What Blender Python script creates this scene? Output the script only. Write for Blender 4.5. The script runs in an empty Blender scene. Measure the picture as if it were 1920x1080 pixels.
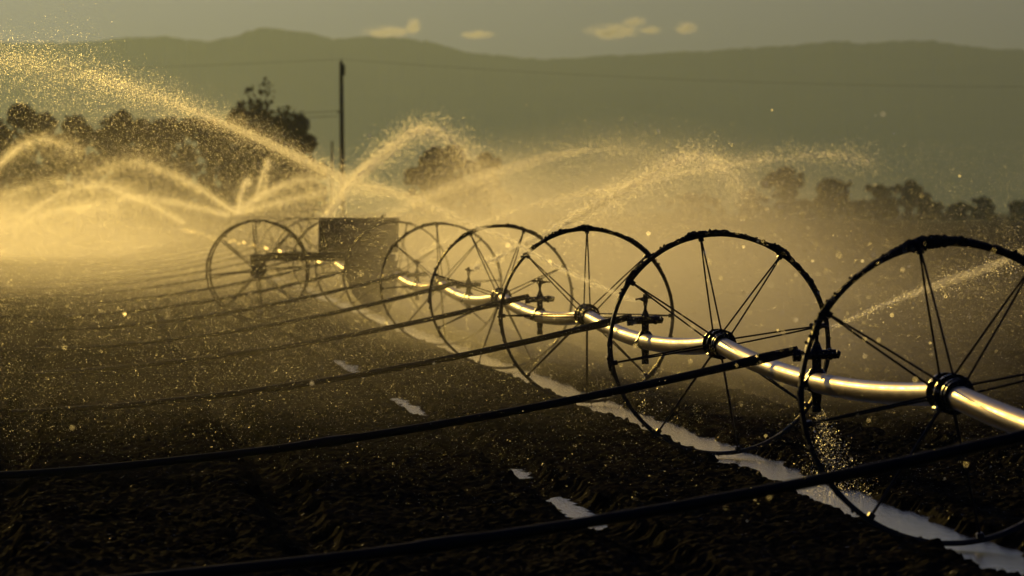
import bpy, bmesh, math, random
import numpy as np
from mathutils import Vector, Matrix, noise as mnoise

random.seed(7)
rng = np.random.default_rng(11)
S = bpy.context.scene
COL = S.collection
R_ = math.radians
PI = math.pi

# ------------------------------------------------------------------ camera, light, exposure
F_PX = 11540.0                 # focal length in pixels of the 1920 wide photograph (a 216 mm lens)
CAM_H = 1.76
PITCH = math.atan(145.0 / F_PX)
cam_d = bpy.data.cameras.new("camera")
cam = bpy.data.objects.new("camera", cam_d)
COL.objects.link(cam)
cam_d.sensor_width = 36.0
cam_d.lens = 36.0 * F_PX / 1920.0
cam_d.clip_start = 0.5
cam_d.clip_end = 60000.0
cam.location = (0, 0, CAM_H)
cam.rotation_euler = (R_(90) - PITCH, 0, 0)
cam_d.dof.use_dof = True
cam_d.dof.focus_distance = 44.0
cam_d.dof.aperture_fstop = 6.3
S.camera = cam

SUN_AZ = R_(-12.0)              # left of the view axis
SUN_EL = R_(8.0)
SUN_VEC = Vector((math.sin(SUN_AZ) * math.cos(SUN_EL), math.cos(SUN_AZ) * math.cos(SUN_EL), math.sin(SUN_EL)))
world = bpy.data.worlds.new("World")
S.world = world
world.use_nodes = True
wt = world.node_tree
wt.nodes.clear()
sky = wt.nodes.new("ShaderNodeTexSky")
sky.sky_type = 'NISHITA'
sky.sun_disc = False
sky.sun_elevation = SUN_EL
sky.sun_rotation = SUN_AZ
sky.air_density = 1.0
sky.dust_density = 5.0
sky.ozone_density = 3.0
bg = wt.nodes.new("ShaderNodeBackground")
bg.inputs["Strength"].default_value = 0.10
wo = wt.nodes.new("ShaderNodeOutputWorld")
tint = wt.nodes.new("ShaderNodeMixRGB")          # olive evening cast of the sky
tint.blend_type = 'MULTIPLY'
tint.inputs[0].default_value = 1.0
tint.inputs[2].default_value = (0.38, 0.55, 1.46, 1)
wt.links.new(sky.outputs[0], tint.inputs[1])
wt.links.new(tint.outputs[0], bg.inputs[0])
wt.links.new(bg.outputs[0], wo.inputs[0])

sun_d = bpy.data.lights.new("sun", 'SUN')
sun_d.energy = 4.3
sun_d.angle = R_(0.6)
sun_d.color = (1.0, 0.635, 0.115)
sun = bpy.data.objects.new("sun", sun_d)
COL.objects.link(sun)
sun.rotation_euler = (-SUN_VEC).to_track_quat('-Z', 'Y').to_euler()

S.view_settings.view_transform = 'Standard'
S.view_settings.look = 'None'
S.view_settings.exposure = -2.3
S.view_settings.gamma = 1.0
S.cycles.max_bounces = 6
S.cycles.diffuse_bounces = 2
S.cycles.glossy_bounces = 3
S.cycles.transmission_bounces = 3
S.cycles.transparent_max_bounces = 8
S.cycles.volume_bounces = 0
S.cycles.use_denoising = True
S.cycles.caustics_reflective = False
S.cycles.caustics_refractive = False
S.cycles.sample_clamp_direct = 0.0
S.cycles.sample_clamp_indirect = 4.0


def at(px, py, y):
    """Point of the place seen at pixel (px, py) of the 1920x1080 photograph, y metres ahead."""
    d = Vector(((px - 960) / F_PX, 1.0, (540 - py) / F_PX))
    d = Matrix.Rotation(-PITCH, 3, 'X') @ d
    return Vector((0, 0, CAM_H)) + d * (y / d.y)


# ------------------------------------------------------------------ tagging
def tag(o, label=None, cat=None, group=None, kind=None):
    if label: o["label"] = label
    if cat: o["category"] = cat
    if group: o["group"] = group
    if kind: o["kind"] = kind
    return o


def empty(name, loc=(0, 0, 0)):
    o = bpy.data.objects.new(name, None)
    o.location = loc
    o.empty_display_size = 0.2
    COL.objects.link(o)
    return o


def link_mesh(name, me, mat, parent=None, loc=None, smooth=False):
    o = bpy.data.objects.new(name, me)
    COL.objects.link(o)
    if mat and not me.materials: me.materials.append(mat)
    if parent: o.parent = parent
    if loc is not None: o.location = loc
    if smooth:
        me.polygons.foreach_set("use_smooth", [True] * len(me.polygons))
    return o


def np_mesh(name, verts, faces):
    """verts (n,3), faces (m,k) arrays -> mesh"""
    me = bpy.data.meshes.new(name)
    verts = np.ascontiguousarray(verts, dtype=np.float32)
    faces = np.ascontiguousarray(faces, dtype=np.int32)
    m, k = faces.shape
    me.vertices.add(len(verts)); me.vertices.foreach_set("co", verts.ravel())
    me.loops.add(m * k); me.loops.foreach_set("vertex_index", faces.ravel())
    me.polygons.add(m)
    me.polygons.foreach_set("loop_start", np.arange(0, m * k, k, dtype=np.int32))
    me.polygons.foreach_set("loop_total", np.full(m, k, dtype=np.int32))
    me.update(calc_edges=True)
    me.validate()
    return me


class MB:
    """collects shapes into one mesh"""
    def __init__(self): self.bm = bmesh.new()

    def box(self, c, s, rot=None, bevel=0.0):
        r = bmesh.ops.create_cube(self.bm, size=1.0)
        vs = r["verts"]
        m = Matrix.Translation(Vector(c)) @ (rot.to_4x4() if rot else Matrix.Identity(4)) @ Matrix.Diagonal((s[0], s[1], s[2], 1))
        bmesh.ops.transform(self.bm, matrix=m, verts=vs)
        if bevel > 0:
            es = list({e for v in vs for e in v.link_edges})
            bmesh.ops.bevel(self.bm, geom=es, offset=bevel, segments=2, affect='EDGES', profile=0.5)
        return self

    def tube(self, pts, rad, n=10, cap=True):
        pts = [Vector(p) for p in pts]
        if not hasattr(rad, "__len__"): rad = [rad] * len(pts)
        rings = []
        up0 = None
        for i, p in enumerate(pts):
            a = pts[max(i - 1, 0)]; b = pts[min(i + 1, len(pts) - 1)]
            t = (b - a).normalized()
            ref = up0 if up0 is not None else (Vector((0, 0, 1)) if abs(t.z) < 0.9 else Vector((1, 0, 0)))
            u = (ref - t * ref.dot(t)).normalized(); up0 = u
            w = t.cross(u)
            rings.append([self.bm.verts.new(p + (u * math.cos(2 * PI * k / n) + w * math.sin(2 * PI * k / n)) * rad[i]) for k in range(n)])
        for i in range(len(rings) - 1):
            for k in range(n):
                self.bm.faces.new((rings[i][k], rings[i][(k + 1) % n], rings[i + 1][(k + 1) % n], rings[i + 1][k]))
        if cap:
            self.bm.faces.new(list(reversed(rings[0]))); self.bm.faces.new(rings[-1])
        return self

    def cyl(self, a, b, r, n=16, r2=None):
        return self.tube([a, b], [r, r if r2 is None else r2], n)

    def lump(self, c, r, seed=0, sub=1, amp=0.35, sq=(1, 1, 1)):
        q = bmesh.ops.create_icosphere(self.bm, subdivisions=sub, radius=1.0)
        for v in q["verts"]:
            k = 1 + amp * mnoise.noise(v.co * 1.7 + Vector((seed * 3.1, seed * 1.7, 0)))
            v.co = Vector((v.co.x * sq[0], v.co.y * sq[1], v.co.z * sq[2])) * r * k + Vector(c)
        return self

    def mesh(self, name, smooth=True):
        bmesh.ops.recalc_face_normals(self.bm, faces=self.bm.faces)
        me = bpy.data.meshes.new(name)
        self.bm.to_mesh(me); self.bm.free()
        if smooth:
            me.polygons.foreach_set("use_smooth", [True] * len(me.polygons))
            try: me.set_sharp_from_angle(angle=R_(40))
            except Exception: pass
        return me

    def build(self, name, mat, parent=None, loc=None, smooth=True):
        return link_mesh(name, self.mesh(name, smooth), mat, parent, loc)


# ------------------------------------------------------------------ materials
def mat_new(name):
    m = bpy.data.materials.new(name)
    m.use_nodes = True
    nt = m.node_tree
    nt.nodes.clear()
    out = nt.nodes.new("ShaderNodeOutputMaterial")
    return m, nt, out


def noise_node(nt, scale, detail=4, rough=0.6, coord=None, stretch=None):
    tc = nt.nodes.new("ShaderNodeTexCoord")
    src = tc.outputs["Object"]
    if stretch:
        mp = nt.nodes.new("ShaderNodeMapping"); mp.inputs["Scale"].default_value = stretch
        nt.links.new(src, mp.inputs[0]); src = mp.outputs[0]
    n = nt.nodes.new("ShaderNodeTexNoise")
    n.inputs["Scale"].default_value = scale; n.inputs["Detail"].default_value = detail; n.inputs["Roughness"].default_value = rough
    nt.links.new(src, n.inputs["Vector"])
    return n


def ramp(nt, src, stops):
    r = nt.nodes.new("ShaderNodeValToRGB")
    e = r.color_ramp.elements
    while len(e) < len(stops): e.new(0.5)
    for k, (p, c) in enumerate(stops):
        e[k].position = p
        e[k].color = (c, c, c, 1) if not hasattr(c, "__len__") else (*c, 1)
    nt.links.new(src, r.inputs[0])
    return r


def basic(name, c1, c2, scale=8, rough=(0.5, 0.8), metal=0.0, bump=0.0, bscale=30, spec=0.5, stretch=None):
    m, nt, out = mat_new(name)
    p = nt.nodes.new("ShaderNodeBsdfPrincipled")
    n = noise_node(nt, scale, 5, 0.65, stretch=stretch)
    cr = ramp(nt, n.outputs["Fac"], [(0.3, c1), (0.7, c2)])
    rr = ramp(nt, n.outputs["Fac"], [(0.3, rough[0]), (0.7, rough[1])])
    nt.links.new(cr.outputs[0], p.inputs["Base Color"])
    nt.links.new(rr.outputs[0], p.inputs["Roughness"])
    p.inputs["Metallic"].default_value = metal
    p.inputs["Specular IOR Level"].default_value = spec
    if bump:
        b = nt.nodes.new("ShaderNodeBump"); b.inputs["Strength"].default_value = bump; b.inputs["Distance"].default_value = 0.01
        n2 = noise_node(nt, bscale, 4, 0.6)
        nt.links.new(n2.outputs["Fac"], b.inputs["Height"]); nt.links.new(b.outputs[0], p.inputs["Normal"])
    nt.links.new(p.outputs[0], out.inputs["Surface"])
    return m


M = {}
M["steel"] = basic("painted_steel", (0.025, 0.02, 0.016), (0.06, 0.042, 0.03), 14, (0.25, 0.5), 0.5, 0.3, 60)
M["wet_steel"] = basic("wet_black_steel", (0.012, 0.01, 0.009), (0.04, 0.028, 0.02), 20, (0.12, 0.35), 0.4, 0.3, 50)
M["mud"] = basic("wet_mud", (0.012, 0.008, 0.005), (0.03, 0.02, 0.012), 25, (0.45, 0.85), 0, 0.8, 70, 0.35)
M["brass"] = basic("aged_brass", (0.10, 0.07, 0.03), (0.20, 0.14, 0.06), 30, (0.35, 0.6), 0.8, 0.2, 80)
M["rubber"] = basic("black_hose", (0.010, 0.009, 0.008), (0.022, 0.018, 0.015), 9, (0.5, 0.75), 0, 0.2, 60, 0.3)
M["bark"] = basic("bark", (0.03, 0.02, 0.012), (0.07, 0.05, 0.03), 5, (0.8, 0.95))
M["leaf"] = basic("leaf", (0.05, 0.04, 0.018), (0.11, 0.08, 0.038), 0.8, (0.6, 0.85), spec=0.2)
M["wood"] = basic("weathered_wood", (0.05, 0.035, 0.022), (0.10, 0.075, 0.05), 3, (0.8, 0.95))
M["wire"] = basic("wire", (0.03, 0.03, 0.03), (0.05, 0.05, 0.05), 1, (0.6, 0.7), 0.3)
M["hood"] = basic("mover_paint", (0.07, 0.06, 0.05), (0.12, 0.10, 0.08), 3, (0.5, 0.75), 0.0, 0.15, 20)
M["mountain"] = basic("mountain_forest", (0.035, 0.04, 0.03), (0.06, 0.06, 0.045), 0.004, (0.9, 1.0), spec=0.0)


def aluminium():
    m, nt, out = mat_new("aluminium_pipe")
    p = nt.nodes.new("ShaderNodeBsdfPrincipled")
    n = noise_node(nt, 6, 5, 0.7, stretch=(6, 0.5, 6))
    cr = ramp(nt, n.outputs["Fac"], [(0.3, (0.40, 0.29, 0.14)), (0.7, (0.62, 0.47, 0.26))])
    rr = ramp(nt, n.outputs["Fac"], [(0.3, 0.30), (0.75, 0.52)])
    st = noise_node(nt, 2.2, 6, 0.75)                       # mud stains
    sr = ramp(nt, st.outputs["Fac"], [(0.60, 0.0), (0.68, 1.0)])
    mx = nt.nodes.new("ShaderNodeMixRGB")
    nt.links.new(sr.outputs[0], mx.inputs[0]); nt.links.new(cr.outputs[0], mx.inputs[1]); mx.inputs[2].default_value = (0.20, 0.13, 0.06, 1)
    nt.links.new(mx.outputs[0], p.inputs["Base Color"])
    nt.links.new(rr.outputs[0], p.inputs["Roughness"])
    p.inputs["Metallic"].default_value = 1.0
    nt.links.new(p.outputs[0], out.inputs["Surface"])
    return m


M["alu"] = aluminium()


def soil():
    m, nt, out = mat_new("tilled_wet_soil")
    p = nt.nodes.new("ShaderNodeBsdfPrincipled")
    n = noise_node(nt, 3.0, 8, 0.7)
    cr = ramp(nt, n.outputs["Fac"], [(0.3, (0.008, 0.0055, 0.0035)), (0.7, (0.024, 0.016, 0.010))])
    nt.links.new(cr.outputs[0], p.inputs["Base Color"])
    big = noise_node(nt, 0.45, 3, 0.6)
    br = ramp(nt, big.outputs["Fac"], [(0.40, 0.45), (0.62, 1.5)])
    mb = nt.nodes.new("ShaderNodeMixRGB"); mb.blend_type = 'MULTIPLY'; mb.inputs[0].default_value = 1.0
    nt.links.new(cr.outputs[0], mb.inputs[1]); nt.links.new(br.outputs[0], mb.inputs[2])
    nt.links.new(mb.outputs[0], p.inputs["Base Color"])
    w = noise_node(nt, 26.0, 3, 0.6)
    wr = ramp(nt, w.outputs["Fac"], [(0.64, 0.95), (0.76, 0.25)])
    nt.links.new(wr.outputs[0], p.inputs["Roughness"])
    sp = ramp(nt, w.outputs["Fac"], [(0.65, 0.02), (0.76, 0.4)])
    nt.links.new(sp.outputs[0], p.inputs["Specular IOR Level"])
    b = nt.nodes.new("ShaderNodeBump"); b.inputs["Strength"].default_value = 0.8; b.inputs["Distance"].default_value = 0.02
    n2 = noise_node(nt, 45, 5, 0.7)
    nt.links.new(n2.outputs["Fac"], b.inputs["Height"]); nt.links.new(b.outputs[0], p.inputs["Normal"])
    nt.links.new(p.outputs[0], out.inputs["Surface"])
    return m


M["soil"] = soil()


def water():
    m, nt, out = mat_new("furrow_water")
    p = nt.nodes.new("ShaderNodeBsdfPrincipled")
    p.inputs["Base Color"].default_value = (0.10, 0.07, 0.035, 1)
    p.inputs["Roughness"].default_value = 0.03
    p.inputs["IOR"].default_value = 1.33
    b = nt.nodes.new("ShaderNodeBump"); b.inputs["Strength"].default_value = 0.26; b.inputs["Distance"].default_value = 0.015
    n2 = noise_node(nt, 26, 5, 0.6, stretch=(1.6, 0.5, 1))
    nt.links.new(n2.outputs["Fac"], b.inputs["Height"]); nt.links.new(b.outputs[0], p.inputs["Normal"])
    nt.links.new(p.outputs[0], out.inputs["Surface"])
    return m


M["water"] = water()


def droplet():
    """water bends the light only a little: drops glow when the sun is nearly behind them"""
    m, nt, out = mat_new("water_droplet")
    t = nt.nodes.new("ShaderNodeBsdfRefraction")
    t.inputs["Color"].default_value = (1, 1, 1, 1); t.inputs["IOR"].default_value = 1.33; t.inputs["Roughness"].default_value = 0.72
    nt.links.new(t.outputs[0], out.inputs["Surface"])
    return m


M["drop"] = droplet()


def volume(name, density, g, color=(1, 1, 1)):
    m, nt, out = mat_new(name)
    v = nt.nodes.new("ShaderNodeVolumePrincipled")
    v.inputs["Color"].default_value = (*color, 1)
    v.inputs["Density"].default_value = density
    v.inputs["Anisotropy"].default_value = g
    nt.links.new(v.outputs[0], out.inputs["Volume"])
    m.cycles.homogeneous_volume = True
    return m


# ------------------------------------------------------------------ the wheel line in plan
Y0, DY, X0, DX = 32.3, 12.0, 2.30, -0.807
WR = 0.80                                  # wheel radius
YAW = math.atan2(-DX, DY)                  # rotation about Z that turns +Y onto the line


def lx(y): return X0 + DX * (y - Y0) / DY


def line_pt(n):
    """pipe axis at wheel number n (halves are the sprinklers); it sags between the wheels"""
    t = n - math.floor(n)
    return Vector((X0 + DX * n, Y0 + DY * n, WR - 0.11 * 4 * t * (1 - t)))


N_WHEEL = 25

# ------------------------------------------------------------------ ground
def vnoise(x, y, seed):
    """value noise on arrays"""
    xi = np.floor(x).astype(np.int64); yi = np.floor(y).astype(np.int64)
    fx = x - xi; fy = y - yi
    fx = fx * fx * (3 - 2 * fx); fy = fy * fy * (3 - 2 * fy)
    def h(a, b):
        k = (a * 374761393 + b * 668265263 + seed * 974711) & 0xFFFFFFFF
        k = ((k ^ (k >> 13)) * 1274126177) & 0xFFFFFFFF
        k = k ^ (k >> 16)
        return (k & 0xFFFFFF) / float(0xFFFFFF)
    a = h(xi, yi); b = h(xi + 1, yi); c = h(xi, yi + 1); d = h(xi + 1, yi + 1)
    return (a * (1 - fx) + b * fx) * (1 - fy) + (c * (1 - fx) + d * fx) * fy


FURROW = 1.72


def domes(x, y, cell, seed):
    """rounded clods: height of the tallest of a scatter of domes, one per cell"""
    gx = x / cell; gy = y / cell
    xi = np.floor(gx).astype(np.int64); yi = np.floor(gy).astype(np.int64)
    best = np.zeros_like(x)
    for a in (-1, 0, 1):
        for b in (-1, 0, 1):
            k = ((xi + a) * 374761393 + (yi + b) * 668265263 + seed * 974711) & 0xFFFFFFFF
            k = ((k ^ (k >> 13)) * 1274126177) & 0xFFFFFFFF
            k = k ^ (k >> 16)
            jx = (k & 0xFF) / 255.0; jy = ((k >> 8) & 0xFF) / 255.0; rr = 0.35 + 0.55 * (((k >> 16) & 0xFF) / 255.0) ** 1.5
            d2 = (gx - (xi + a + jx)) ** 2 + (gy - (yi + b + jy)) ** 2
            best = np.maximum(best, rr * np.sqrt(np.clip(1 - d2 / (rr * rr), 0, 1)))
    return best


def ground_h(x, y):
    d = x - (X0 + DX * (y - Y0) / DY)              # distance from the pipe line
    wob = 0.05 * (vnoise(y * 0.7, y * 0 + 3.3, 5) - 0.5) + 0.13 * (vnoise(y * 2.5, x * 0 + 9.1, 6) - 0.5) + 0.11 * (vnoise(y * 8, x * 0 + 2.1, 7) - 0.5)
    d = d - 0.10 + wob
    k = np.round(d / FURROW)
    u = np.abs(d - k * FURROW)                     # distance from the nearest furrow
    main = (k == 0)
    w = np.where(main, 0.28, 0.20)
    dep = np.where(main, 0.11, 0.085)
    prof = -dep * np.clip(1 - (u / w) ** 2, 0, 1) ** 0.6 + 0.02 * np.exp(-((u - w - 0.12) / 0.13) ** 2)
    clod = np.zeros_like(x)
    for s, a, sd in ((1.1, 0.018, 1), (4.0, 0.014, 2), (34.0, 0.012, 8)):
        n = vnoise(x * s + 17.0, y * s * 0.85 + x * s * 0.3 + 5.0, sd)
        clod += a * (n - 0.5)
    near = (y > 25) & (y < 80) & (np.abs(x) < 7)
    wx = x + 0.03 * vnoise(x * 20, y * 20, 41); wy = y + 0.03 * vnoise(x * 20, y * 20, 42)
    clod[near] += 0.036 * domes(wx[near], wy[near], 0.080, 51) * (0.3 + 1.0 * vnoise(x[near] * 2, y[near] * 2, 53)) + 0.024 * domes(wx[near], wy[near], 0.043, 52) - 0.02
    calm = np.where((u < w) & main, 0.4, 1.0)
    return prof + clod * calm + 0.02


def grid_mesh(name, xs, ys, hfun):
    X, Y = np.meshgrid(xs, ys)
    Z = hfun(X, Y)
    v = np.stack([X.ravel(), Y.ravel(), Z.ravel()], 1)
    nx, ny = len(xs), len(ys)
    i = np.arange((ny - 1) * (nx - 1))
    r = i // (nx - 1); c = i % (nx - 1)
    a = r * nx + c
    f = np.stack([a, a + 1, a + nx + 1, a + nx], 1)
    return np_mesh(name, v, f)


xs = np.concatenate([-np.geomspace(6000, 7.2, 40), np.arange(-7, -5, 0.05), np.arange(-5, 4.8, 0.0165), np.arange(4.85, 6.1, 0.05), np.geomspace(6.2, 6000, 40)])
ys = np.concatenate([-np.geomspace(300, 6, 12), np.linspace(-5, 26.5, 40), np.arange(26.7, 50, 0.032), np.arange(50, 76, 0.065), np.arange(76, 130, 0.2), np.geomspace(131, 9300, 90)])


def gh(X, Y):
    h = ground_h(X, Y)
    fade = np.clip((260 - np.hypot(X, Y - 40)) / 160, 0, 1)
    return h * fade


link_mesh("ground", grid_mesh("ground", xs, ys, gh), M["soil"], smooth=True)["kind"] = "structure"


def strip(name, off, half, y0, y1, z, puddle=False):
    n = 60 if not puddle else 24
    v = []; f = []
    for k in range(n):
        t = k / (n - 1); y = y0 + (y1 - y0) * t
        c = X0 + DX * (y - Y0) / DY + 0.10 + off
        h = half if not puddle else half * (0.12 + 0.88 * math.sin(PI * t) ** 0.7 * random.uniform(0.45, 1.0))
        c += random.uniform(-0.05, 0.05) if puddle else 0
        v += [(c - h, y, z), (c + h, y, z)]
        if k: f.append((2 * k - 2, 2 * k - 1, 2 * k + 1, 2 * k))
    o = link_mesh(name, np_mesh(name, np.array(v), np.array(f)), M["water"])
    o["kind"] = "structure"
    return o


strip("water", 0.0, 0.36, 20, 330, -0.017)
for ya, yb in ((34.6, 38.6), (41.2, 42.8), (54.0, 59.0), (66.0, 74.0)):
    strip("water", -FURROW, 0.15, ya, yb, -0.036, True)

# ------------------------------------------------------------------ mountains
ridge = [(-900, 120), (-500, 96), (-200, 88), (0, 78), (60, 80), (150, 78), (230, 70), (300, 66), (340, 72), (390, 76), (440, 66), (490, 50), (530, 54), (590, 62), (625, 72),
         (700, 67), (760, 70), (800, 76), (850, 90), (880, 97), (950, 104), (1010, 110), (1060, 108), (1150, 102), (1250, 98), (1330, 94), (1420, 88),
         (1500, 82), (1570, 76), (1620, 80), (1690, 75), (1740, 74), (1800, 84), (1850, 90), (1920, 92), (2200, 84), (2600, 100), (3000, 120)]
MY = 8000.0


def mountain_mesh():
    rx = np.array([p[0] for p in ridge]); ry = np.array([p[1] for p in ridge])
    px = np.linspace(-900, 3000, 780)
    top = np.interp(px, rx, ry)
    X = (px - 960) / F_PX * MY
    H = CAM_H + (395 - top) / F_PX * MY
    # finer ragged tree line on the ridge
    H = H + 3.0 * (vnoise(px * 0.08, px * 0 + 1.5, 21) - 0.5) + 2.2 * (vnoise(px * 0.25, px * 0 + 4.5, 22) - 0.5)
    rows = np.array([-1800, -1500, -1150, -850, -600, -380, -200, -80, 0, 120, 300, 600])
    prof = np.array([0, 0.10, 0.24, 0.42, 0.58, 0.74, 0.88, 0.97, 1.0, 0.96, 0.8, 0.4])
    XX, YY = np.meshgrid(X, MY + rows)
    HH = H[None, :] * prof[:, None]
    bump = (vnoise(XX * 0.006, YY * 0.003, 31) - 0.5) * 60 * (prof * (1 - prof))[:, None] * 4
    Z = HH + bump * (np.arange(len(rows)) != 8)[:, None]
    XX = XX + (YY - MY) * (XX / MY)
    v = np.stack([XX.ravel(), YY.ravel(), Z.ravel() - 1.0], 1)
    nx = len(px); ny = len(rows)
    i = np.arange((ny - 1) * (nx - 1)); r = i // (nx - 1); c = i % (nx - 1); a = r * nx + c
    return np_mesh("mountains", v, np.stack([a, a + 1, a + nx + 1, a + nx], 1))


link_mesh("mountains", mountain_mesh(), M["mountain"], smooth=True)["kind"] = "structure"

# ------------------------------------------------------------------ clouds, beyond the haze
def mist_material(density, g, scale, name="mist", lo=0.32, hi=0.70, floor=0.25, stretch=(1, 0.35, 1.4)):
    """drifting mist: densest in the middle of the bank, thinning to nothing at its edge, uneven"""
    m, nt, out = mat_new(name)
    v = nt.nodes.new("ShaderNodeVolumePrincipled")
    v.inputs["Anisotropy"].default_value = g
    v.inputs["Color"].default_value = (1, 1, 1, 1)
    tc = nt.nodes.new("ShaderNodeTexCoord")
    sub = nt.nodes.new("ShaderNodeVectorMath"); sub.operation = 'MULTIPLY_ADD'
    sub.inputs[1].default_value = (2, 2, 2); sub.inputs[2].default_value = (-1, -1, -1)
    nt.links.new(tc.outputs["Generated"], sub.inputs[0])
    ln = nt.nodes.new("ShaderNodeVectorMath"); ln.operation = 'LENGTH'
    nt.links.new(sub.outputs[0], ln.inputs[0])
    mr = nt.nodes.new("ShaderNodeMapRange"); mr.interpolation_type = 'SMOOTHSTEP'
    mr.inputs["From Min"].default_value = 1.0; mr.inputs["From Max"].default_value = 0.0
    nt.links.new(ln.outputs["Value"], mr.inputs["Value"])
    n = noise_node(nt, scale, 3, 0.6, stretch=stretch)
    nr = nt.nodes.new("ShaderNodeMapRange")
    nr.inputs["From Min"].default_value = lo; nr.inputs["From Max"].default_value = hi
    nr.inputs["To Min"].default_value = floor; nr.inputs["To Max"].default_value = 1.8
    nt.links.new(n.outputs["Fac"], nr.inputs["Value"])
    mu = nt.nodes.new("ShaderNodeMath"); mu.operation = 'MULTIPLY'
    nt.links.new(mr.outputs[0], mu.inputs[0]); nt.links.new(nr.outputs[0], mu.inputs[1])
    md = nt.nodes.new("ShaderNodeMath"); md.operation = 'MULTIPLY'; md.inputs[1].default_value = density
    nt.links.new(mu.outputs[0], md.inputs[0])
    nt.links.new(md.outputs[0], v.inputs["Density"])
    nt.links.new(v.outputs[0], out.inputs["Volume"])
    return m


def cloud(px, py, w, h, puffs, label, seed):
    y = 15000.0
    c = at(px, py, y); k = y / F_PX
    b = MB()
    for i in range(1):
        b.lump((0, 0, 0), 1.0, seed, 3, 0.25, (w * k * 0.75, 26, h * k * 0.85))
    o = b.build("cloud", mist_material(0.075, 0.8, 0.035, "cloud_vapour", 0.42, 0.66, 0.0, (1, 1, 1.8)), None, c)
    tag(o, label, "cloud", "small sunlit clouds above the mountain ridge")


cloud(1148, 58, 80, 22, 16, "bright flat-based peach cloud, the largest of those over the low part of the ridge", 1)
cloud(725, 60, 70, 16, 12, "ragged pale cloud touching the ridge right of the highest peak", 2)
cloud(775, 48, 24, 22, 8, "small puffy cloud knob standing up beside the ragged pale cloud", 3)
cloud(895, 64, 50, 12, 8, "faint low cloud between the ragged pale cloud and the bright peach one", 4)
cloud(1190, 40, 40, 12, 8, "thin wisp of cloud just above the bright peach cloud", 5)
cloud(1285, 53, 34, 18, 8, "small faint cloud puff, the one farthest to the right", 6)
cloud(1222, 56, 36, 10, 8, "small pinkish cloud shred trailing the bright peach cloud", 7)

# ------------------------------------------------------------------ trees, pole, wires
def leaf_cloud(centres, radii, n, size, seed):
    g = np.random.default_rng(seed)
    c = np.array(centres); r = np.array(radii)
    wgt = (r[:, 0] * r[:, 1] * r[:, 2]); wgt = wgt / wgt.sum()
    idx = g.choice(len(c), n, p=wgt)
    d = g.normal(size=(n, 3)); d /= np.linalg.norm(d, axis=1)[:, None]
    rad = g.uniform(0, 1, n) ** 0.45
    p = c[idx] + d * rad[:, None] * r[idx]
    a = g.normal(size=(n, 3)); a /= np.linalg.norm(a, axis=1)[:, None]
    b = np.cross(a, g.normal(size=(n, 3))); b /= np.linalg.norm(b, axis=1)[:, None]
    s = size * g.uniform(0.6, 1.5, n)[:, None]
    q = np.stack([p - a * s, p + b * s * 0.55, p + a * s, p - b * s * 0.55], 1).reshape(-1, 3)
    return np_mesh("crown", q, np.arange(4 * n).reshape(-1, 4))


def tree(px, top, wpx, y, label, seed, kind="round", leaf=0.22, dens=1.0, base=0.0):
    rs = random.Random(seed)
    k = y / F_PX
    x = (px - 960) * k
    h = CAM_H + (395 - top) * k
    w = wpx * k
    root = empty("tree", (x, y, 0))
    tag(root, label, "tree", "trees beyond the field")
    tb = MB()
    ends = []
    th = h * (0.28 if kind != "tall" else 0.35)
    tb.tube([(0, 0, -0.2), (0.04 * w, 0, th * 0.5), (0.02 * w, 0, th)], [0.028 * h, 0.022 * h, 0.018 * h], 7)
    nb = 9 if kind == "tall" else 7
    for i in range(nb):
        a = rs.uniform(0, 2 * PI); rr = rs.uniform(0.15, 0.5) * w * (0.75 if kind == "tall" else 1)
        zt = h * (rs.uniform(0.62, 0.97) if kind == "tall" else rs.uniform(0.45, 0.88))
        e = Vector((math.cos(a) * rr, math.sin(a) * rr, zt))
        m = Vector((e.x * 0.55, e.y * 0.55, th + (zt - th) * 0.45))
        tb.tube([(0.02 * w, 0, th * 0.92), m, e], [0.012 * h, 0.008 * h, 0.003 * h], 5)
        ends.append(e)
    tb.build("trunk", M["bark"], root)
    cs, rsd = [], []
    if kind == "tall":
        for e in ends:
            cs.append(e); s = rs.uniform(0.05, 0.10) * h; rsd.append((s * 0.8, s * 0.8, s * 1.3))
        for i in range(34):
            a = rs.uniform(0, 2 * PI); rr = rs.uniform(0, 0.55) * w
            cs.append((math.cos(a) * rr, math.sin(a) * rr, h * rs.uniform(0.10, 0.80))); s = rs.uniform(0.09, 0.16) * h; rsd.append((s, s, s))
    else:
        for i in range(44):
            a = rs.uniform(0, 2 * PI); t = rs.uniform(0, 1) ** 0.85
            zz = h * (0.06 + 0.84 * t)
            prof = (math.sin(PI * min(1, 0.34 + 0.60 * t)) if t > 0.26 else 0.80 + 0.7 * t) ** 0.8
            rr = rs.uniform(0.05, 0.54) * w * prof
            s = rs.uniform(0.045, 0.145) * min(h, w)
            cs.append((math.cos(a) * rr, math.sin(a) * rr, min(zz, h - s))); rsd.append((s * rs.uniform(0.9, 1.5), s * 1.2, s))
        for e in ends:
            s = rs.uniform(0.06, 0.11) * h; cs.append(e); rsd.append((s, s, s))
    link_mesh("crown", leaf_cloud(cs, rsd, int(4200 * dens), leaf, seed), M["leaf"], root)
    return root


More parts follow.
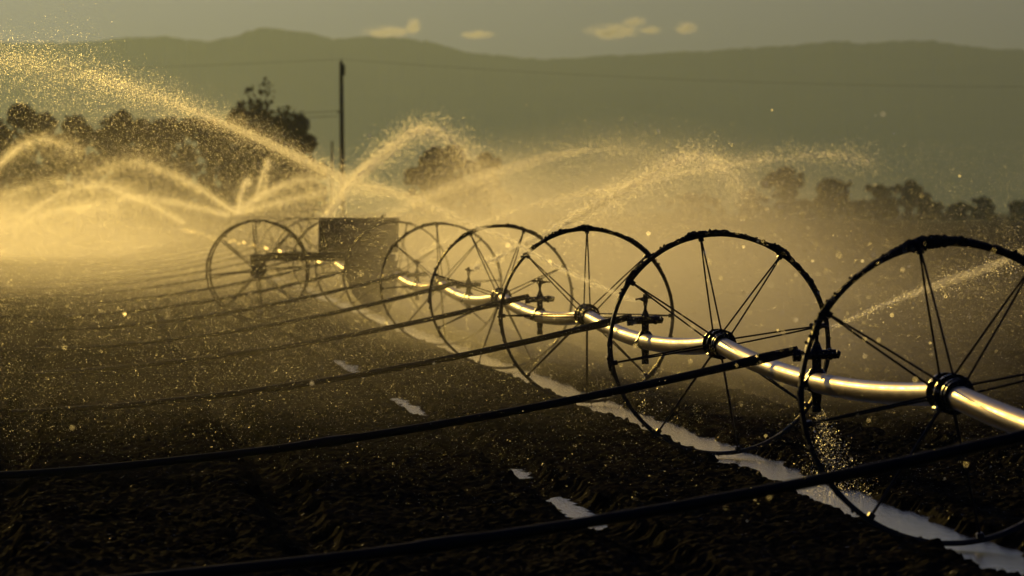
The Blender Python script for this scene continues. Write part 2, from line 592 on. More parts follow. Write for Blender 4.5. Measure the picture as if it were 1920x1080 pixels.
TL = 470.0
tree(45, 178, 110, TL, "dark dense tree at the left end of the tree row, half inside the frame", 1, dens=1.3)
tree(-60, 190, 130, TL + 6, "dark tree beyond the left end of the tree row, mostly out of sight", 2)
tree(135, 205, 110, TL + 10, "low brown tree filling the gap beside the dark left-end tree", 3)
tree(215, 192, 130, TL - 6, "broad brown tree behind the big arc of spray", 4, dens=1.3)
tree(310, 205, 130, TL + 4, "round brown tree between the broad tree and the ragged tall tree", 5, dens=1.2)
tree(395, 200, 110, TL + 12, "smaller brown tree tucked left of the ragged tall tree", 6)
tree(492, 158, 140, TL, "ragged tall tree with separate dark clumps on bare upper limbs", 7, "tall", dens=1.6)
tree(545, 205, 120, TL + 8, "round shoulder tree leaning on the ragged tall tree near the pole", 8, dens=1.1)
tree(440, 262, 150, TL - 14, "low bushy tree in front of the ragged tall tree", 9)
tree(300, 275, 170, TL - 16, "low bushy tree in front of the round brown tree", 10)
tree(150, 285, 180, TL - 16, "low bushy tree in front of the broad brown tree", 11)
tree(20, 290, 160, TL - 16, "low bushy tree at the foot of the left-end tree", 12)
tree(575, 290, 90, TL - 10, "small bush tree just left of the power pole", 13)
tree(825, 262, 135, TL + 20, "dark round tree standing alone under the tall peak of spray", 14, dens=1.4)
tree(905, 278, 90, TL + 26, "smaller dark tree right behind the lone round tree", 15)
TF = 1150.0
tree(1468, 312, 84, TF, "tallest round tree of the far hazy group on the right", 21, leaf=0.4)
tree(1405, 352, 40, TF, "slim tree left of the tallest round far tree", 22, leaf=0.4, dens=0.6)
tree(1560, 330, 74, TF + 20, "second round far tree with a broad even crown", 23, leaf=0.4)
tree(1655, 345, 60, TF, "left half of the joined pair of far trees", 24, leaf=0.4)
tree(1708, 337, 66, TF + 8, "right, taller half of the joined pair of far trees", 25, leaf=0.4)
tree(1842, 370, 42, TF, "small far tree standing alone beyond the bare field", 26, leaf=0.4, dens=0.6)
tree(1800, 380, 50, TF + 10, "low far bush beside the small lone far tree", 27, leaf=0.4, dens=0.5)
tree(1912, 377, 60, TF, "far tree cut by the right border of the picture", 28, leaf=0.4, dens=0.6)
tree(1300, 360, 110, TF + 30, "broad pale far tree behind the end of the long spray", 29, leaf=0.4, dens=0.7)
tree(1610, 374, 70, TF + 25, "low far bush between the second round tree and the joined pair", 30, leaf=0.4, dens=0.5)
tree(1500, 372, 90, TF + 35, "low far bush at the foot of the tallest round far tree", 31, leaf=0.4, dens=0.5)
tree(1745, 378, 60, TF + 15, "low far bush just past the joined pair of far trees", 32, leaf=0.4, dens=0.5)

PY = 430.0
pk = PY / F_PX
pole = empty("power_pole", ((640 - 960) * pk, PY, 0))
tag(pole, "tall dark wooden utility pole rising behind the spray and drive unit", "utility pole")
ph = CAM_H + (395 - 116) * pk
MB().tube([(0.10, 0, -0.2), (0.05, 0, ph * 0.5), (0, 0, ph)], [0.19, 0.165, 0.13], 12).build("shaft", M["wood"], pole)
MB().cyl((0.12, -0.16, ph - 0.95), (0.12, -0.16, ph - 0.25), 0.15, 14).cyl((0.12, -0.16, ph - 0.25), (0.12, -0.16, ph - 0.12), 0.10, 12, 0.03).build("transformer", M["wet_steel"], pole)
MB().cyl((0, 0, ph - 0.02), (0, 0, ph + 0.2), 0.05, 10, 0.035).build("insulator", M["wet_steel"], pole)
MB().box((-0.05, -0.17, ph - 3.5), (0.5, 0.08, 0.10), bevel=0.01).build("crossarm", M["wood"], pole)


def wire(a, b, sag, r, label):
    pts = [Vector(a).lerp(Vector(b), t) - Vector((0, 0, sag * 4 * t * (1 - t))) for t in [i / 30 for i in range(31)]]
    o = MB().tube(pts, r, 6).build("overhead_wire", M["wire"])
    tag(o, label, "wire", "overhead wires on the power pole")


pt = Vector(((640 - 960) * pk, PY, ph + 0.18))
wire(pt, (pt.x - 75, PY + 8, ph + 0.5), 1.0, 0.008, "thin overhead wire running left from the top of the utility pole")
wire(pt, (pt.x + 85, PY + 10, ph - 0.6), 1.4, 0.008, "thin overhead wire running right from the top of the utility pole")
for dz, nm in ((0, "upper"), (-0.32, "lower")):
    wire((pt.x - 0.2, PY - 0.17, ph - 3.45 + dz), (pt.x - 70, PY + 30, ph - 3.6 + dz), 0.7, 0.018, f"{nm} of the two service wires strung from mid pole into the trees")
sp = empty("fence_post", ((622 - 960) * pk, PY, 0))
tag(sp, "short thin post standing just left of the utility pole", "post")
MB().tube([(0, 0, -0.1), (0.03, 0, CAM_H + (395 - 265) * pk)], [0.09, 0.07], 8).build("shaft", M["wood"], sp)

# ------------------------------------------------------------------ wheel line
line = empty("wheel_line", (X0, Y0, 0))
tag(line, "long aluminium irrigation pipe carried as an axle by muddy spoked wheels across the field", "wheel line")
ORG = Vector((X0, Y0, 0))

pb = MB()
ns = [-1.6 + i / 24 for i in range(int((N_WHEEL - 0.5 + 1.6) * 24) + 1)]
pb.tube([line_pt(n) - ORG for n in ns], 0.0635, 28)
pb.build("pipe", M["alu"], line)


def rim_mesh(width=0.075):
    b = MB(); N = 96
    prof = [(WR, -width / 2), (WR, width / 2), (WR - 0.006, width / 2), (WR - 0.026, width / 2 - 0.006), (WR - 0.026, width / 2 - 0.014), (WR - 0.010, width / 2 - 0.016),
            (WR - 0.010, -width / 2 + 0.016), (WR - 0.026, -width / 2 + 0.014), (WR - 0.026, -width / 2 + 0.006), (WR - 0.006, -width / 2)]
    rings = []
    for i in range(N):
        a = 2 * PI * i / N
        rings.append([b.bm.verts.new((r * math.cos(a), y, r * math.sin(a))) for r, y in prof])
    for i in range(N):
        p, q = rings[i], rings[(i + 1) % N]
        for k in range(len(prof)):
            b.bm.faces.new((p[k], p[(k + 1) % len(prof)], q[(k + 1) % len(prof)], q[k]))
    for i in range(8):                                   # spoke brackets under the rim
        a = 2 * PI * i / 8
        rot = Matrix.Rotation(-a, 3, 'Y')
        b.box(rot @ Vector((WR - 0.026, 0, 0)), (0.05, 0.07, 0.035), rot, 0.004)
    return b.mesh("rim")


def mud_mesh(seed, peaks, wide=0.052):
    """mud caked round the rim; peaks = [(angle, half width, thickness)] in degrees"""
    N, K = 420, 10
    th = np.arange(N) / N * 2 * PI
    thick = np.full(N, 0.006)
    for a, w, t in peaks:
        d = (np.degrees(th) - a + 180) % 360 - 180
        thick += 0.62 * t * np.exp(-(d / w) ** 2)
    cx, cz = np.cos(th), np.sin(th)
    def nz(s, sd): return vnoise(cx * s + 50, cz * s + 50, sd + seed * 7)
    thick = thick * (0.45 + 1.0 * nz(6, 1)) * (0.75 + 0.5 * nz(30, 2))
    v = []
    g = np.random.default_rng(seed)
    for i in range(N):
        t = thick[i]
        for k in range(K):
            p = 2 * PI * k / K
            j = 1 + 0.35 * (g.random() - 0.5)
            rr = WR - 0.006 + math.cos(p) * t * j + (0.25 * t)
            v.append((rr * cx[i], math.sin(p) * (wide * 0.6 + 0.4 * t) * j, rr * cz[i]))
    f = []
    for i in range(N):
        for k in range(K):
            f.append((i * K + k, i * K + (k + 1) % K, ((i + 1) % N) * K + (k + 1) % K, ((i + 1) % N) * K + k))
    me0 = np_mesh("mud", np.array(v), np.array(f))
    b = MB(); b.bm.from_mesh(me0); bpy.data.meshes.remove(me0)
    rs = random.Random(seed)
    for q in range(130):                                  # loose clods stuck on
        if rs.random() < 0.75:
            a0, w, t = rs.choice(peaks); a = R_(a0 + rs.gauss(0, w * 0.8))
        else: a = rs.uniform(0, 2 * PI)
        tt = thick[int((a % (2 * PI)) / (2 * PI) * N) % N]
        r = WR + tt * rs.uniform(0.1, 0.9) * (1 if rs.random() < 0.7 else -1)
        b.lump((r * math.cos(a), rs.uniform(-0.05, 0.05), r * math.sin(a)), rs.uniform(0.005, 0.013), q, 1, 0.6)
    return b.mesh("mud")


def hub_mesh():
    b = MB(); n = 28
    for s in (-0.15, 0.15):
        b.cyl((0, s - 0.011, 0), (0, s + 0.011, 0), 0.108, n)
        b.cyl((0, s - 0.035, 0), (0, s + 0.035, 0), 0.082, n)
        for k in range(8):
            a = 2 * PI * (k + 0.5) / 8
            c = Vector((0.098 * math.cos(a), s, 0.098 * math.sin(a)))
            b.cyl(c + Vector((0, -0.022, 0)), c + Vector((0, 0.022, 0)), 0.011, 6)
    b.cyl((0, -0.15, 0), (0, 0.15, 0), 0.072, n)
    for a in (0.6, 0.6 + PI):                            # clamp ears and bolts joining the two halves
        c = Vector((0.09 * math.cos(a), 0, 0.09 * math.sin(a)))
        b.box(c, (0.05, 0.20, 0.022), Matrix.Rotation(-a, 3, 'Y'), 0.003)
        for y in (-0.06, 0.06):
            t = Vector((-math.sin(a), 0, math.cos(a))) * 0.03
            b.cyl(c + Vector((0, y, 0)) - t, c + Vector((0, y, 0)) + t, 0.009, 6)
    b.cyl((0, -0.36, 0), (0, -0.30, 0), 0.080, n)       # pipe coupler in front of the wheel
    b.cyl((0, -0.30, 0), (0, -0.26, 0), 0.088, n)
    return b.mesh("hub")


def spoke_mesh(s):
    """one rod from a hub flange (s = -1 front, 1 back) to the rim, along +X"""
    b = MB()
    b.tube([(0.085, s * 0.15, s * 0.016), (0.5, s * 0.07, s * 0.009), (WR - 0.02, s * 0.016, 0)], 0.0062, 6)
    b.lump((0.10, s * 0.15, s * 0.016), 0.014, 3, 1, 0.2)
    return b.mesh("spoke")


RIM, HUB = rim_mesh(), hub_mesh()
SPK = {-1: spoke_mesh(-1), 1: spoke_mesh(1)}
wheel_info = {   # number: (spoke phase, mud peaks, label)
    0: (12, [(104, 10, 0.030), (62, 16, 0.024), (85, 22, 0.018), (148, 6, 0.014), (57, 5, 0.03), (205, 25, 0.006)], "nearest wheel, cut by the right border, thick mud along its top"),
    1: (10, [(104, 8, 0.034), (84, 18, 0.016), (57, 7, 0.026), (30, 26, 0.012), (146, 8, 0.022), (190, 8, 0.020), (125, 24, 0.010)], "second wheel from the camera, heavy mud clots at its spoke ends"),
    2: (0, [(90, 12, 0.030), (112, 18, 0.024), (52, 16, 0.018), (180, 10, 0.010), (320, 12, 0.016)], "third wheel from the camera, its top caked in lumpy mud"),
    3: (26, [(70, 18, 0.018), (118, 14, 0.030), (175, 12, 0.010)], "fourth wheel from the camera with a mud wedge on its upper rim"),
    4: (4, [(100, 16, 0.022), (140, 12, 0.020), (30, 20, 0.010)], "fifth wheel from the camera, a paler ring behind the fourth"),
    5: (33, [(95, 22, 0.016), (180, 14, 0.010)], "wheel directly beside the dark drive unit"),
}
for n in range(6):
    ph_, peaks, lab = wheel_info[n]
    w = empty("wheel"); w.parent = line
    w.location = line_pt(n) - ORG
    w.rotation_euler = (0, 0, YAW)
    w["label"] = lab
    spin = -R_(ph_)
    for nm, me, mt in (("rim", RIM, "steel"), ("hub", HUB, "wet_steel"), ("mud", mud_mesh(n + 1, peaks), "mud")):
        o = link_mesh(nm, me, M[mt], w)
        if nm != "mud": o.rotation_euler = (0, spin, 0)
    for k in range(8):
        for s in (-1, 1):
            o = link_mesh("spoke", SPK[s], M["steel"], w)
            o.rotation_euler = (0, spin - 2 * PI * k / 8, 0)


def whole_wheel(seed):
    b = MB()
    for me, mx in ((RIM, None), (HUB, None), (mud_mesh(seed, [(seed * 40 % 360, 40, 0.018), (seed * 90 % 360, 25, 0.014)]), None)):
        b.bm.from_mesh(me)
    for k in range(8):
        for s in (-1, 1):
            n0 = len(b.bm.verts)
            b.bm.from_mesh(SPK[s]); b.bm.verts.ensure_lookup_table()
            bmesh.ops.transform(b.bm, matrix=Matrix.Rotation(-2 * PI * k / 8, 4, 'Y'), verts=b.bm.verts[n0:])
    return b.mesh("wheel")


WW = [whole_wheel(s) for s in (3, 4, 5)]
for n in range(6, N_WHEEL):
    o = link_mesh("wheel", WW[n % 3], M["steel"], line)
    o.location = line_pt(n) - ORG
    o.rotation_euler = (0, random.uniform(0, PI), YAW)


def sprinkler(n, head_az, parts=True):
    """self-levelling tee on top of the pipe with an impact head; head_az = direction of the jet in plan"""
    p = line_pt(n)
    t = empty("sprinkler"); t.parent = line
    t.location = p - ORG; t.rotation_euler = (0, 0, YAW)
    b = MB()                                               # saddle clamp and tee body
    for y in (-0.035, 0.035): b.cyl((0, y - 0.012, 0), (0, y + 0.012, 0), 0.072, 22)
    b.cyl((0, 0, 0.05), (0, 0, 0.085), 0.062, 16, 0.040)
    b.cyl((0, 0, 0.085), (0, 0, 0.15), 0.030, 14)
    b.cyl((-0.13, 0, 0.168), (0.12, 0, 0.178), 0.030, 16)
    b.cyl((-0.15, 0, 0.167), (-0.10, 0, 0.169), 0.038, 12)
    b.cyl((0.07, 0, 0.176), (0.095, 0, 0.177), 0.036, 12); b.cyl((0.12, 0, 0.178), (0.145, 0, 0.170), 0.030, 10, 0.022)
    b.cyl((0, 0, 0.19), (0, 0, 0.255), 0.042, 14, 0.016)
    b.cyl((0, 0, 0.255), (0, 0, 0.30), 0.012, 10)
    b.box((-0.055, 0, 0.03), (0.014, 0.05, 0.11), Matrix.Rotation(R_(35), 3, 'Y'), 0.003)
    b.lump((-0.085, 0, -0.02), 0.022, 2, 1, 0.3)
    b.build("tee", M["wet_steel"], t)
    c = MB().cyl((0, 0, -0.15), (0, 0, -0.06), 0.024, 12, 0.034).cyl((0, 0, -0.185), (0, 0, -0.145), 0.030, 12)
    c.build("drain_weight", M["wet_steel"], t)
    h = MB()
    d = Vector((math.cos(head_az), math.sin(head_az), 0)); u = Vector((0, 0, 1))
    sd = d.cross(u)
    h.cyl((0, 0, 0.295), (0, 0, 0.335), 0.017, 10)
    h.cyl(Vector((0, 0, 0.325)) - d * 0.02, Vector((0, 0, 0.35)) + d * 0.075, 0.013, 10, 0.009)
    h.tube([Vector((0, 0, 0.36)) - d * 0.09 + sd * 0.01, Vector((0, 0, 0.358)), Vector((0, 0, 0.352)) + d * 0.05 + sd * 0.02, Vector((0, 0, 0.345)) + d * 0.10 + sd * 0.02], [0.012, 0.008, 0.006, 0.008], 8)
    h.tube([Vector((0, 0, 0.33)) - d * 0.03, Vector((0, 0, 0.385)) - d * 0.02, Vector((0, 0, 0.385)) + d * 0.02, Vector((0, 0, 0.335)) + d * 0.03], 0.006, 8)
    h.cyl((0, 0, 0.338), (0, 0, 0.38), 0.012, 8)
    h.build("sprinkler_head", M["brass"], t).rotation_euler = (0, 0, -YAW)
    return p


def nozzle(n): return line_pt(n) + Vector((0, 0, 0.345))


for k in range(-1, 19):
    sprinkler(k + 0.5, [2.6, 1.0, PI + 0.9, 0.3, 1.1, 0.9][(k + 1) % 6] if k < 5 else random.uniform(0, 2 * PI))

# ------------------------------------------------------------------ drag hoses
hose_names = {-1: "nearest black drag hose, crossing the bottom corner towards the unseen sprinkler",
              0: "black drag hose sloping down from the sprinkler between the nearest two wheels",
              1: "black drag hose from the sprinkler between the second and third wheels",
              2: "black drag hose from the sprinkler between the third and fourth wheels",
              3: "black drag hose from the sprinkler between the fourth and fifth wheels",
              4: "black drag hose from the sprinkler just this side of the drive unit",
              5: "black drag hose from the sprinkler just behind the drive unit"}
for k in range(-1, 17):
    p = line_pt(k + 0.5) + Vector((-0.12, 0, 0.168))
    rs = random.Random(100 + k)
    dx, dy = -5.5 + rs.uniform(-0.25, 0.25), [1.8, 2.0, 3.2, 3.2, 3.2][k + 1] if k < 4 else 3.0 + rs.uniform(-0.6, 0.6)
    pts, rad = [], []
    for i in range(61):
        s = i / 60 * 2.4
        z = p.z * max(0.0, 1 - s) ** 1.7 + 0.035 - 0.03 * min(1, max(0, s - 0.7) / 0.4)
        q = Vector((p.x + dx * s, p.y + dy * s + 0.10 * math.sin(s * 5 + k) * min(1, s), z))
        if s > 0.9: q.z += 0.008 * math.sin(s * 30 + k)
        pts.append(q); rad.append(0.026 if i not in (1, 13, 28, 43) else 0.034)
    o = MB().tube([q - p for q in pts], rad, 12).build("drag_hose", M["rubber"], None, p)
    tag(o, hose_names.get(k, "one of the hazy drag hoses in the row beyond the drive unit"), "hose", "drag hoses trailing from the sprinklers")

# ------------------------------------------------------------------ drive unit
DYU = 97.2
du = empty("drive_unit", (-2.1, DYU, 0))
tag(du, "dark boxy engine drive unit on double spoked wheels straddling the pipe", "drive unit")


def rel(px, py, y=DYU): return at(px, py, y) - Vector((-2.1, DYU, 0))


a = rel(598, 411); c = rel(746, 474)
MB().box(((a.x + c.x) / 2, 0.2, (a.z + c.z) / 2), (c.x - a.x, 0.9, a.z - c.z), bevel=0.03).box(((a.x + c.x) / 2, 0.2, a.z + 0.012), (c.x - a.x + 0.05, 0.95, 0.024), bevel=0.006).build("engine_hood", M["hood"], du)
hv = MB()
for i in range(7): hv.box(((a.x + c.x) / 2 + 0.25, -0.262, c.z + 0.10 + 0.045 * i), (0.42, 0.022, 0.016), Matrix.Rotation(R_(30), 3, 'X'), 0.002)
hv.build("louvre_panel", M["steel"], du)
MB().box((a.x + 0.05, -0.256, (a.z + c.z) / 2), (0.045, 0.012, a.z - c.z - 0.05), bevel=0.004).box((a.x + 0.28, -0.258, (a.z + c.z) / 2), (0.02, 0.014, 0.09), bevel=0.003).build("hood_latch", M["steel"], du)
MB().tube([(c.x - 0.25, 0.1, a.z - 0.02), (c.x - 0.25, 0.1, a.z + 0.05), (c.x - 0.2, 0.1, a.z + 0.075)], 0.022, 10).build("exhaust_pipe", M["wet_steel"], du)
b = MB()
bx0 = rel(470, 480).x; zb = rel(470, 483).z
b.box(((bx0 + 0.25) / 2, -0.25, zb), (0.25 - bx0, 0.10, 0.10), bevel=0.008)
b.box(((bx0 + 0.25) / 2, 0.75, zb), (0.25 - bx0, 0.10, 0.10), bevel=0.008)
for xx in (bx0 + 0.25, -0.9, 0.15): b.box((xx, 0.25, zb - 0.003), (0.08, 0.9, 0.08), bevel=0.006)
xa = rel(500, 480).x
b.box(((xa + 0.2) / 2, -0.25, zb + 0.069), (0.2 - xa, 0.14, 0.035), bevel=0.004)
b.build("chassis_beam", M["steel"], du)
zl = zb - 0.05
bd = MB()
prof = [(-0.55, zl), (-0.52, 0.70), (-0.42, 0.45), (-0.24, 0.24), (-0.02, 0.15), (0.18, 0.20), (0.26, 0.40), (0.28, 0.75), (0.28, zl)]
va = [bd.bm.verts.new((x, -0.10, z)) for x, z in prof]; vb = [bd.bm.verts.new((x, 0.45, z)) for x, z in prof]
bd.bm.faces.new(va); bd.bm.faces.new(list(reversed(vb)))
for i in range(len(prof)):
    j = (i + 1) % len(prof); bd.bm.faces.new((va[i], vb[i], vb[j], va[j]))
bd.cyl((0.05, -0.16, 0.82), (0.05, -0.08, 0.82), 0.20, 22)
bd.build("gearbox", M["hood"], du)
for yy in (-0.25, 0.75):
    hb = MB()
    hx = rel(483, 503).x
    hb.box((hx, yy, zb - 0.11), (0.20, 0.07, 0.20), bevel=0.015)
    hb.cyl((hx, yy - 0.06, WR), (hx, yy + 0.06, WR), 0.09, 18)
    hb.build("axle_bracket", M["steel"], du)
    w = empty("wheel"); w.parent = du
    w.location = (hx, yy - 0.05, WR + 0.01); w.rotation_euler = (0, 0, R_(2 + 3 * yy))
    for nm, me, mt in (("rim", RIM, "steel"), ("hub", HUB, "wet_steel"), ("mud", mud_mesh(31 + int(yy * 4), [(90, 40, 0.012), (45, 20, 0.012), (180, 20, 0.008)]), "mud")):
        link_mesh(nm, me, M[mt], w)
    for k in range(8):
        for s in (-1, 1):
            o = link_mesh("spoke", SPK[s], M["steel"], w)
            o.rotation_euler = (0, R_(-5) - 2 * PI * k / 8, 0)

# ------------------------------------------------------------------ water in the air
def drops_mesh(name, p, r):
    """one tiny facet per droplet (they are a pixel or less)"""
    n = len(p)
    a = rng.normal(size=(n, 3)); a /= np.linalg.norm(a, axis=1)[:, None]
    b = np.cross(a, rng.normal(size=(n, 3))); b /= np.linalg.norm(b, axis=1)[:, None]
    R = r[:, None]
    t = np.stack([p + a * R, p - a * R * 0.5 + b * R * 0.87, p - a * R * 0.5 - b * R * 0.87], 1)
    return np_mesh(name, t.reshape(-1, 3), np.arange(3 * n).reshape(-1, 3))


def spline(pts, u):
    """Catmull-Rom through pts at parameters u in 0..1 (by chord length)"""
    P = np.array([tuple(q) for q in pts])
    L = np.concatenate([[0], np.cumsum(np.linalg.norm(np.diff(P, axis=0), axis=1))]); L /= L[-1]
    i = np.clip(np.searchsorted(L, u, side='right') - 1, 0, len(P) - 2)
    t = ((u - L[i]) / (L[i + 1] - L[i]))[:, None]
    p0 = P[np.maximum(i - 1, 0)]; p1 = P[i]; p2 = P[i + 1]; p3 = P[np.minimum(i + 2, len(P) - 1)]
    return 0.5 * (2 * p1 + (p2 - p0) * t + (2 * p0 - 5 * p1 + 4 * p2 - p3) * t * t + (3 * p1 - p0 - 3 * p2 + p3) * t ** 3)


def jet(label, way, n, size, s0, s1, fall=0.35, drop=0.6, grow=1.6, dens=0.9, group="water jets from the sprinklers", core=0.10):
    """a jet along its flight path: a tight rope of drops that widens, breaks up and sheds a falling curtain"""
    pts = [at(*q) for q in way]
    o = pts[0]
    u = rng.random(n) ** dens
    c = spline(pts, u)
    sg = s0 + (s1 - s0) * u ** grow
    gust = 0.55 + 0.9 * vnoise(u * 26, u * 0 + 3.0, n % 97)           # uneven pulses along the rope
    n *= 2; size *= 0.85
    u = rng.random(n) ** dens; c = spline(pts, u); sg = s0 + (s1 - s0) * u ** grow; gust = 0.55 + 0.9 * vnoise(u * 26, u * 0 + 3.0, n % 97)
    off = rng.normal(size=(n, 3)) * (sg * gust)[:, None]
    heavy = rng.random(n) < 0.5 * (1 - 0.6 * u)
    off[heavy] *= 0.35
    p = c + off
    f = rng.random(n) < fall * (0.25 + 0.75 * u)
    p[f, 2] -= rng.exponential(drop, f.sum()) * (0.2 + 0.8 * u[f])
    p[f, :2] += rng.normal(0, 0.35, (f.sum(), 2)) * (0.3 + u[f])[:, None] * drop
    p = p[p[:, 2] > 0.02]
    r = size * (0.5 + rng.random(len(p)) ** 3 * 1.6)
    ob = link_mesh("water_jet", drops_mesh("water_jet", p - np.array(o)[None], r), M["drop"], None, o)
    tag(ob, label, "water jet", group)
    uu = np.linspace(0.0, 0.72, 40)
    cc = spline(pts, uu)
    rr = [max(0.004, 1.25 * (s0 + (s1 - s0) * t ** grow) * min(1, (0.74 - t) * 2.2)) for t in uu]
    vb = MB().tube([Vector(q) - o for q in cc], rr, 14)
    key = round(core / max(rr), 3)
    vb.build("fine_mist", volume("fine_mist", key, 0.82), ob)
    return ob


jet("bright jet rising towards the right border behind the nearest wheel", [(1558, 614, 38.3), (1700, 555, 39), (1830, 510, 40), (1960, 462, 41), (2150, 420, 42.5)], 16000, 0.0022, 0.012, 0.11, 0.25, 0.25)
jet("long arc of spray sweeping from the second sprinkler up to the upper left corner",
    [(1190, 565, 50.3), (1060, 508, 49.3), (960, 455, 48.5), (770, 372, 47), (645, 335, 46), (440, 240, 44), (250, 168, 42.5), (60, 118, 41), (-120, 105, 40)], 170000, 0.0015, 0.015, 0.14, 0.5, 0.7, 1.6, 0.75)
jet("thick golden jet climbing right and breaking into a curtain of drops above the third wheel",
    [(888, 505, 74.3), (960, 470, 74.5), (1060, 420, 75), (1180, 352, 76), (1290, 297, 77), (1350, 312, 77.5), (1400, 370, 78)], 80000, 0.0032, 0.03, 0.17, 0.40, 0.7, core=0.16)
jet("long thin jet reaching right across to the tallest far tree", [(790, 475, 86), (900, 420, 86.5), (1000, 385, 87), (1180, 345, 88.5), (1320, 318, 89.5), (1450, 297, 91), (1560, 291, 92), (1630, 303, 93)], 26000, 0.0034, 0.03, 0.15, 0.15, 0.4)
jet("tall peaked jet arching over the lone round tree and falling behind the wheels",
    [(600, 425, 122), (660, 340, 120), (740, 274, 118), (790, 243, 117), (850, 265, 116), (900, 320, 115), (945, 385, 114), (968, 450, 113.5)], 60000, 0.0048, 0.09, 0.26, 0.35, 0.8)
jet("faint long jet slanting up through the lone round tree towards the mountains", [(705, 425, 98), (780, 378, 99), (950, 318, 102), (1080, 285, 104), (1180, 280, 106), (1250, 300, 108)], 22000, 0.0036, 0.07, 0.30, 0.4, 0.8)
FARJ = [
    ("far bright jet slanting down to the right into the row of small wheels", [(345, 418, 230), (270, 378, 228), (190, 350, 226), (100, 342, 224), (10, 365, 222)], 0.10, 0.35),
    ("far jet with a crisp upper edge left of the ragged tall tree", [(440, 398, 200), (370, 352, 199), (300, 318, 198), (240, 305, 197), (160, 330, 196)], 0.10, 0.45),
    ("far low jet spreading left just over the field", [(430, 405, 205), (330, 380, 204), (240, 372, 203), (140, 395, 202)], 0.10, 0.4),
    ("far jet spreading right below the ragged tall tree", [(440, 398, 200), (520, 352, 200), (590, 335, 200), (660, 350, 200)], 0.10, 0.4),
    ("far low jet running right towards the utility pole foot", [(440, 402, 204), (540, 376, 204), (640, 356, 204), (720, 365, 204)], 0.10, 0.4),
    ("narrow upright spurt of water with a curled head", [(480, 378, 190), (490, 335, 190), (503, 302, 190), (499, 330, 190), (495, 368, 190)], 0.06, 0.12),
    ("shorter upright spurt beside the curled one", [(447, 390, 195), (456, 352, 195), (464, 338, 195), (470, 346, 195)], 0.06, 0.10),
    ("far steep jet at the left border under the dark left-end tree", [(-30, 340, 236), (10, 298, 236), (45, 272, 236), (90, 262, 236), (150, 285, 236)], 0.12, 0.5),
    ("jet fanning right from the bright white core at the left border", [(8, 440, 239), (50, 402, 239), (110, 366, 239), (180, 348, 239), (250, 352, 239)], 0.10, 0.4),
    ("low jet fanning right from the bright white core at the left border", [(8, 442, 239), (70, 408, 239), (150, 388, 239), (230, 395, 239)], 0.10, 0.35),
    ("downward splash under the bright white core at the left border", [(6, 425, 239), (14, 450, 239), (20, 475, 239), (24, 492, 239)], 0.30, 0.10),
]
for lab, way, a_, b_ in FARJ:
    jet(lab, way, 26000 if "spurt" not in lab else 7000, 0.0062, a_, b_ * 0.75, 0.35, 0.7, core=0.06)

# drops falling everywhere around the line
def field_drops():
    n = 600000
    y = 34 + (135 - 34) * rng.random(n) ** 0.8
    halfw = 960 / F_PX * y + 1.0
    x = rng.uniform(-1, 1, n) * halfw
    z = rng.random(n) ** 1.5 * (1.2 + 0.016 * y)
    keep = vnoise(x * 0.8 + 40, y * 0.25 + z * 1.5, 77) > 0.35
    p = np.stack([x, y, z], 1)[keep]
    return p, 0.0012 * (p[:, 1] / 34) ** 0.8 * (0.6 + 1.3 * rng.random(len(p)) ** 3)


p, r = field_drops()
o = link_mesh("falling_drops", drops_mesh("falling_drops", p, r), M["drop"])
tag(o, "fine drops drifting and falling over the whole field", "water drops", None, "stuff")

# big drops near the lens, thrown clear of the nearest sprinkler
n = 1200
yy = rng.uniform(19, 29, n)
pxx = np.where(rng.random(n) < 0.7, rng.normal(1520, 170, n), rng.uniform(100, 1900, n)); pyy = np.where(rng.random(n) < 0.75, rng.normal(530, 90, n), rng.uniform(180, 1000, n))
pp = np.array([at(a_, b_, c_) for a_, b_, c_ in zip(pxx, pyy, yy)])
pp = pp[pp[:, 2] > 0.05]
o = link_mesh("flying_drops", drops_mesh("flying_drops", pp, 0.0018 + 0.005 * rng.random(len(pp)) ** 5), M["drop"])
tag(o, "scattered large drops flying in the near air", "water drops", None, "stuff")

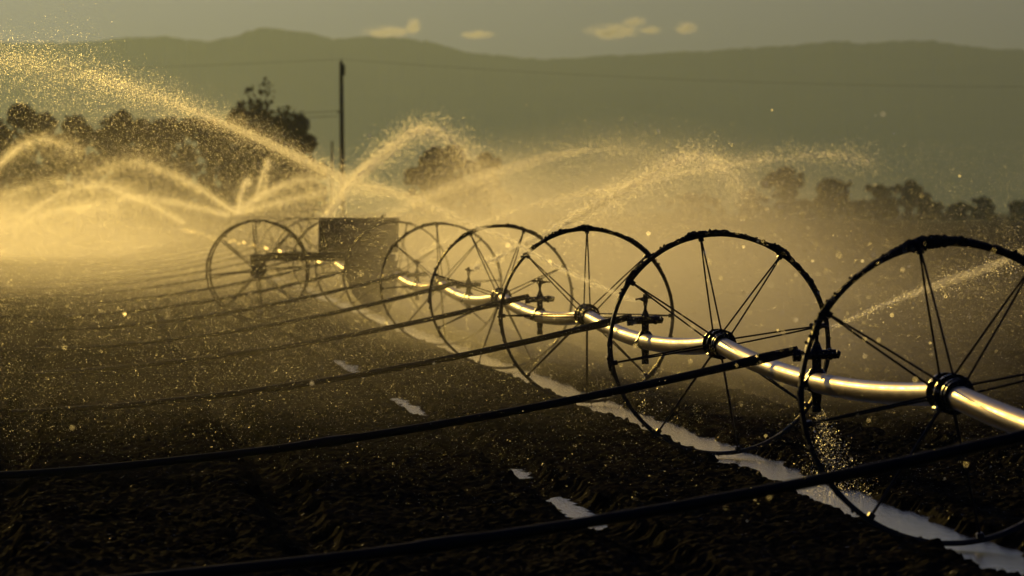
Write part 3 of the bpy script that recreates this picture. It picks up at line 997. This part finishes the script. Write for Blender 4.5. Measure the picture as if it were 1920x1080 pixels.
# leak under the nearest sprinkler
lp = line_pt(0.5)
P = []
for i in range(3200):
    t = random.random() ** 0.7
    spread = 0.02 + 0.22 * t
    P.append((lp.x + 0.02 + random.gauss(0, spread * 0.5) + 0.10 * t, lp.y + random.gauss(0, spread * 0.6), lp.z - 0.15 - (lp.z - 0.15) * t * random.uniform(0.9, 1.03)))
for i in range(1500):
    a_ = random.uniform(0, 2 * PI); d_ = abs(random.gauss(0, 0.16))
    P.append((lp.x + 0.1 + d_ * math.cos(a_), lp.y + d_ * math.sin(a_) * 1.5, -0.04 + abs(random.gauss(0, 0.035))))
P = np.array(P)
o = link_mesh("water_leak", drops_mesh("water_leak", P - np.array(lp), 0.0014 + 0.0035 * rng.random(len(P)) ** 3), M["drop"], None, lp)
tag(o, "glittering leak splashing down from the nearest sprinkler into the furrow", "leaking water")
for k, lab in ((1.5, "string of drips under the second sprinkler"), (2.5, "string of drips under the sprinkler between third and fourth wheels"), (3.5, "string of drips under the sprinkler between fourth and fifth wheels")):
    lp = line_pt(k); P = []
    for i in range(260):
        t = random.random(); P.append((random.choice((0.0, 0.10, -0.03)) + random.gauss(0, 0.006 + 0.02 * t), random.gauss(0, 0.012), -0.19 - (lp.z - 0.2) * t))
    o = link_mesh("water_drip", drops_mesh("water_drip", np.array(P), 0.002 + 0.003 * rng.random(len(P)) ** 2), M["drop"], None, lp)
    tag(o, lab, "dripping water", "drips under the sprinklers")


# ------------------------------------------------------------------ mist and haze
def mist(c, s, density, g=0.80, scale=0.5):
    b = MB()
    bmesh.ops.create_uvsphere(b.bm, u_segments=32, v_segments=16, radius=1.0)
    for v in b.bm.verts: v.co = Vector((v.co.x * s[0], v.co.y * s[1], v.co.z * s[2]))
    o = b.build("mist", mist_material(density, g, scale), None, c)
    o.rotation_euler = (0, 0, YAW)
    tag(o, "fine golden mist hanging over the irrigated field", "mist", None, "stuff")


mist((0.7, 88, 0.55), (3.7, 44, 2.6), 0.090)
mist((-9, 140, 0.5), (11, 44, 2.6), 0.0080)
mist((-12, 190, 0.5), (18, 90, 2.6), 0.005)
mist((-17, 225, 0.4), (7, 34, 2.6), 0.026)
mist((-20.5, 239, 0.6), (3.4, 7, 2.6), 0.17)
mist((3, 100, 0.2), (14, 66, 1.6), 0.0021)
mist((-2.2, 54, 0.3), (5, 20, 1.5), 0.0028)
mist((-2.8, 44.0, 1.8), (2.2, 5, 1.2), 0.020)

hz = MB().box((0, 4850, 170), (14000, 10400, 342)).build("haze", volume("haze", 7.0e-5, 0.72, (0.54, 0.75, 1.0)), smooth=False)
tag(hz, "thin golden evening haze filling the valley air", "haze", None, "stuff")
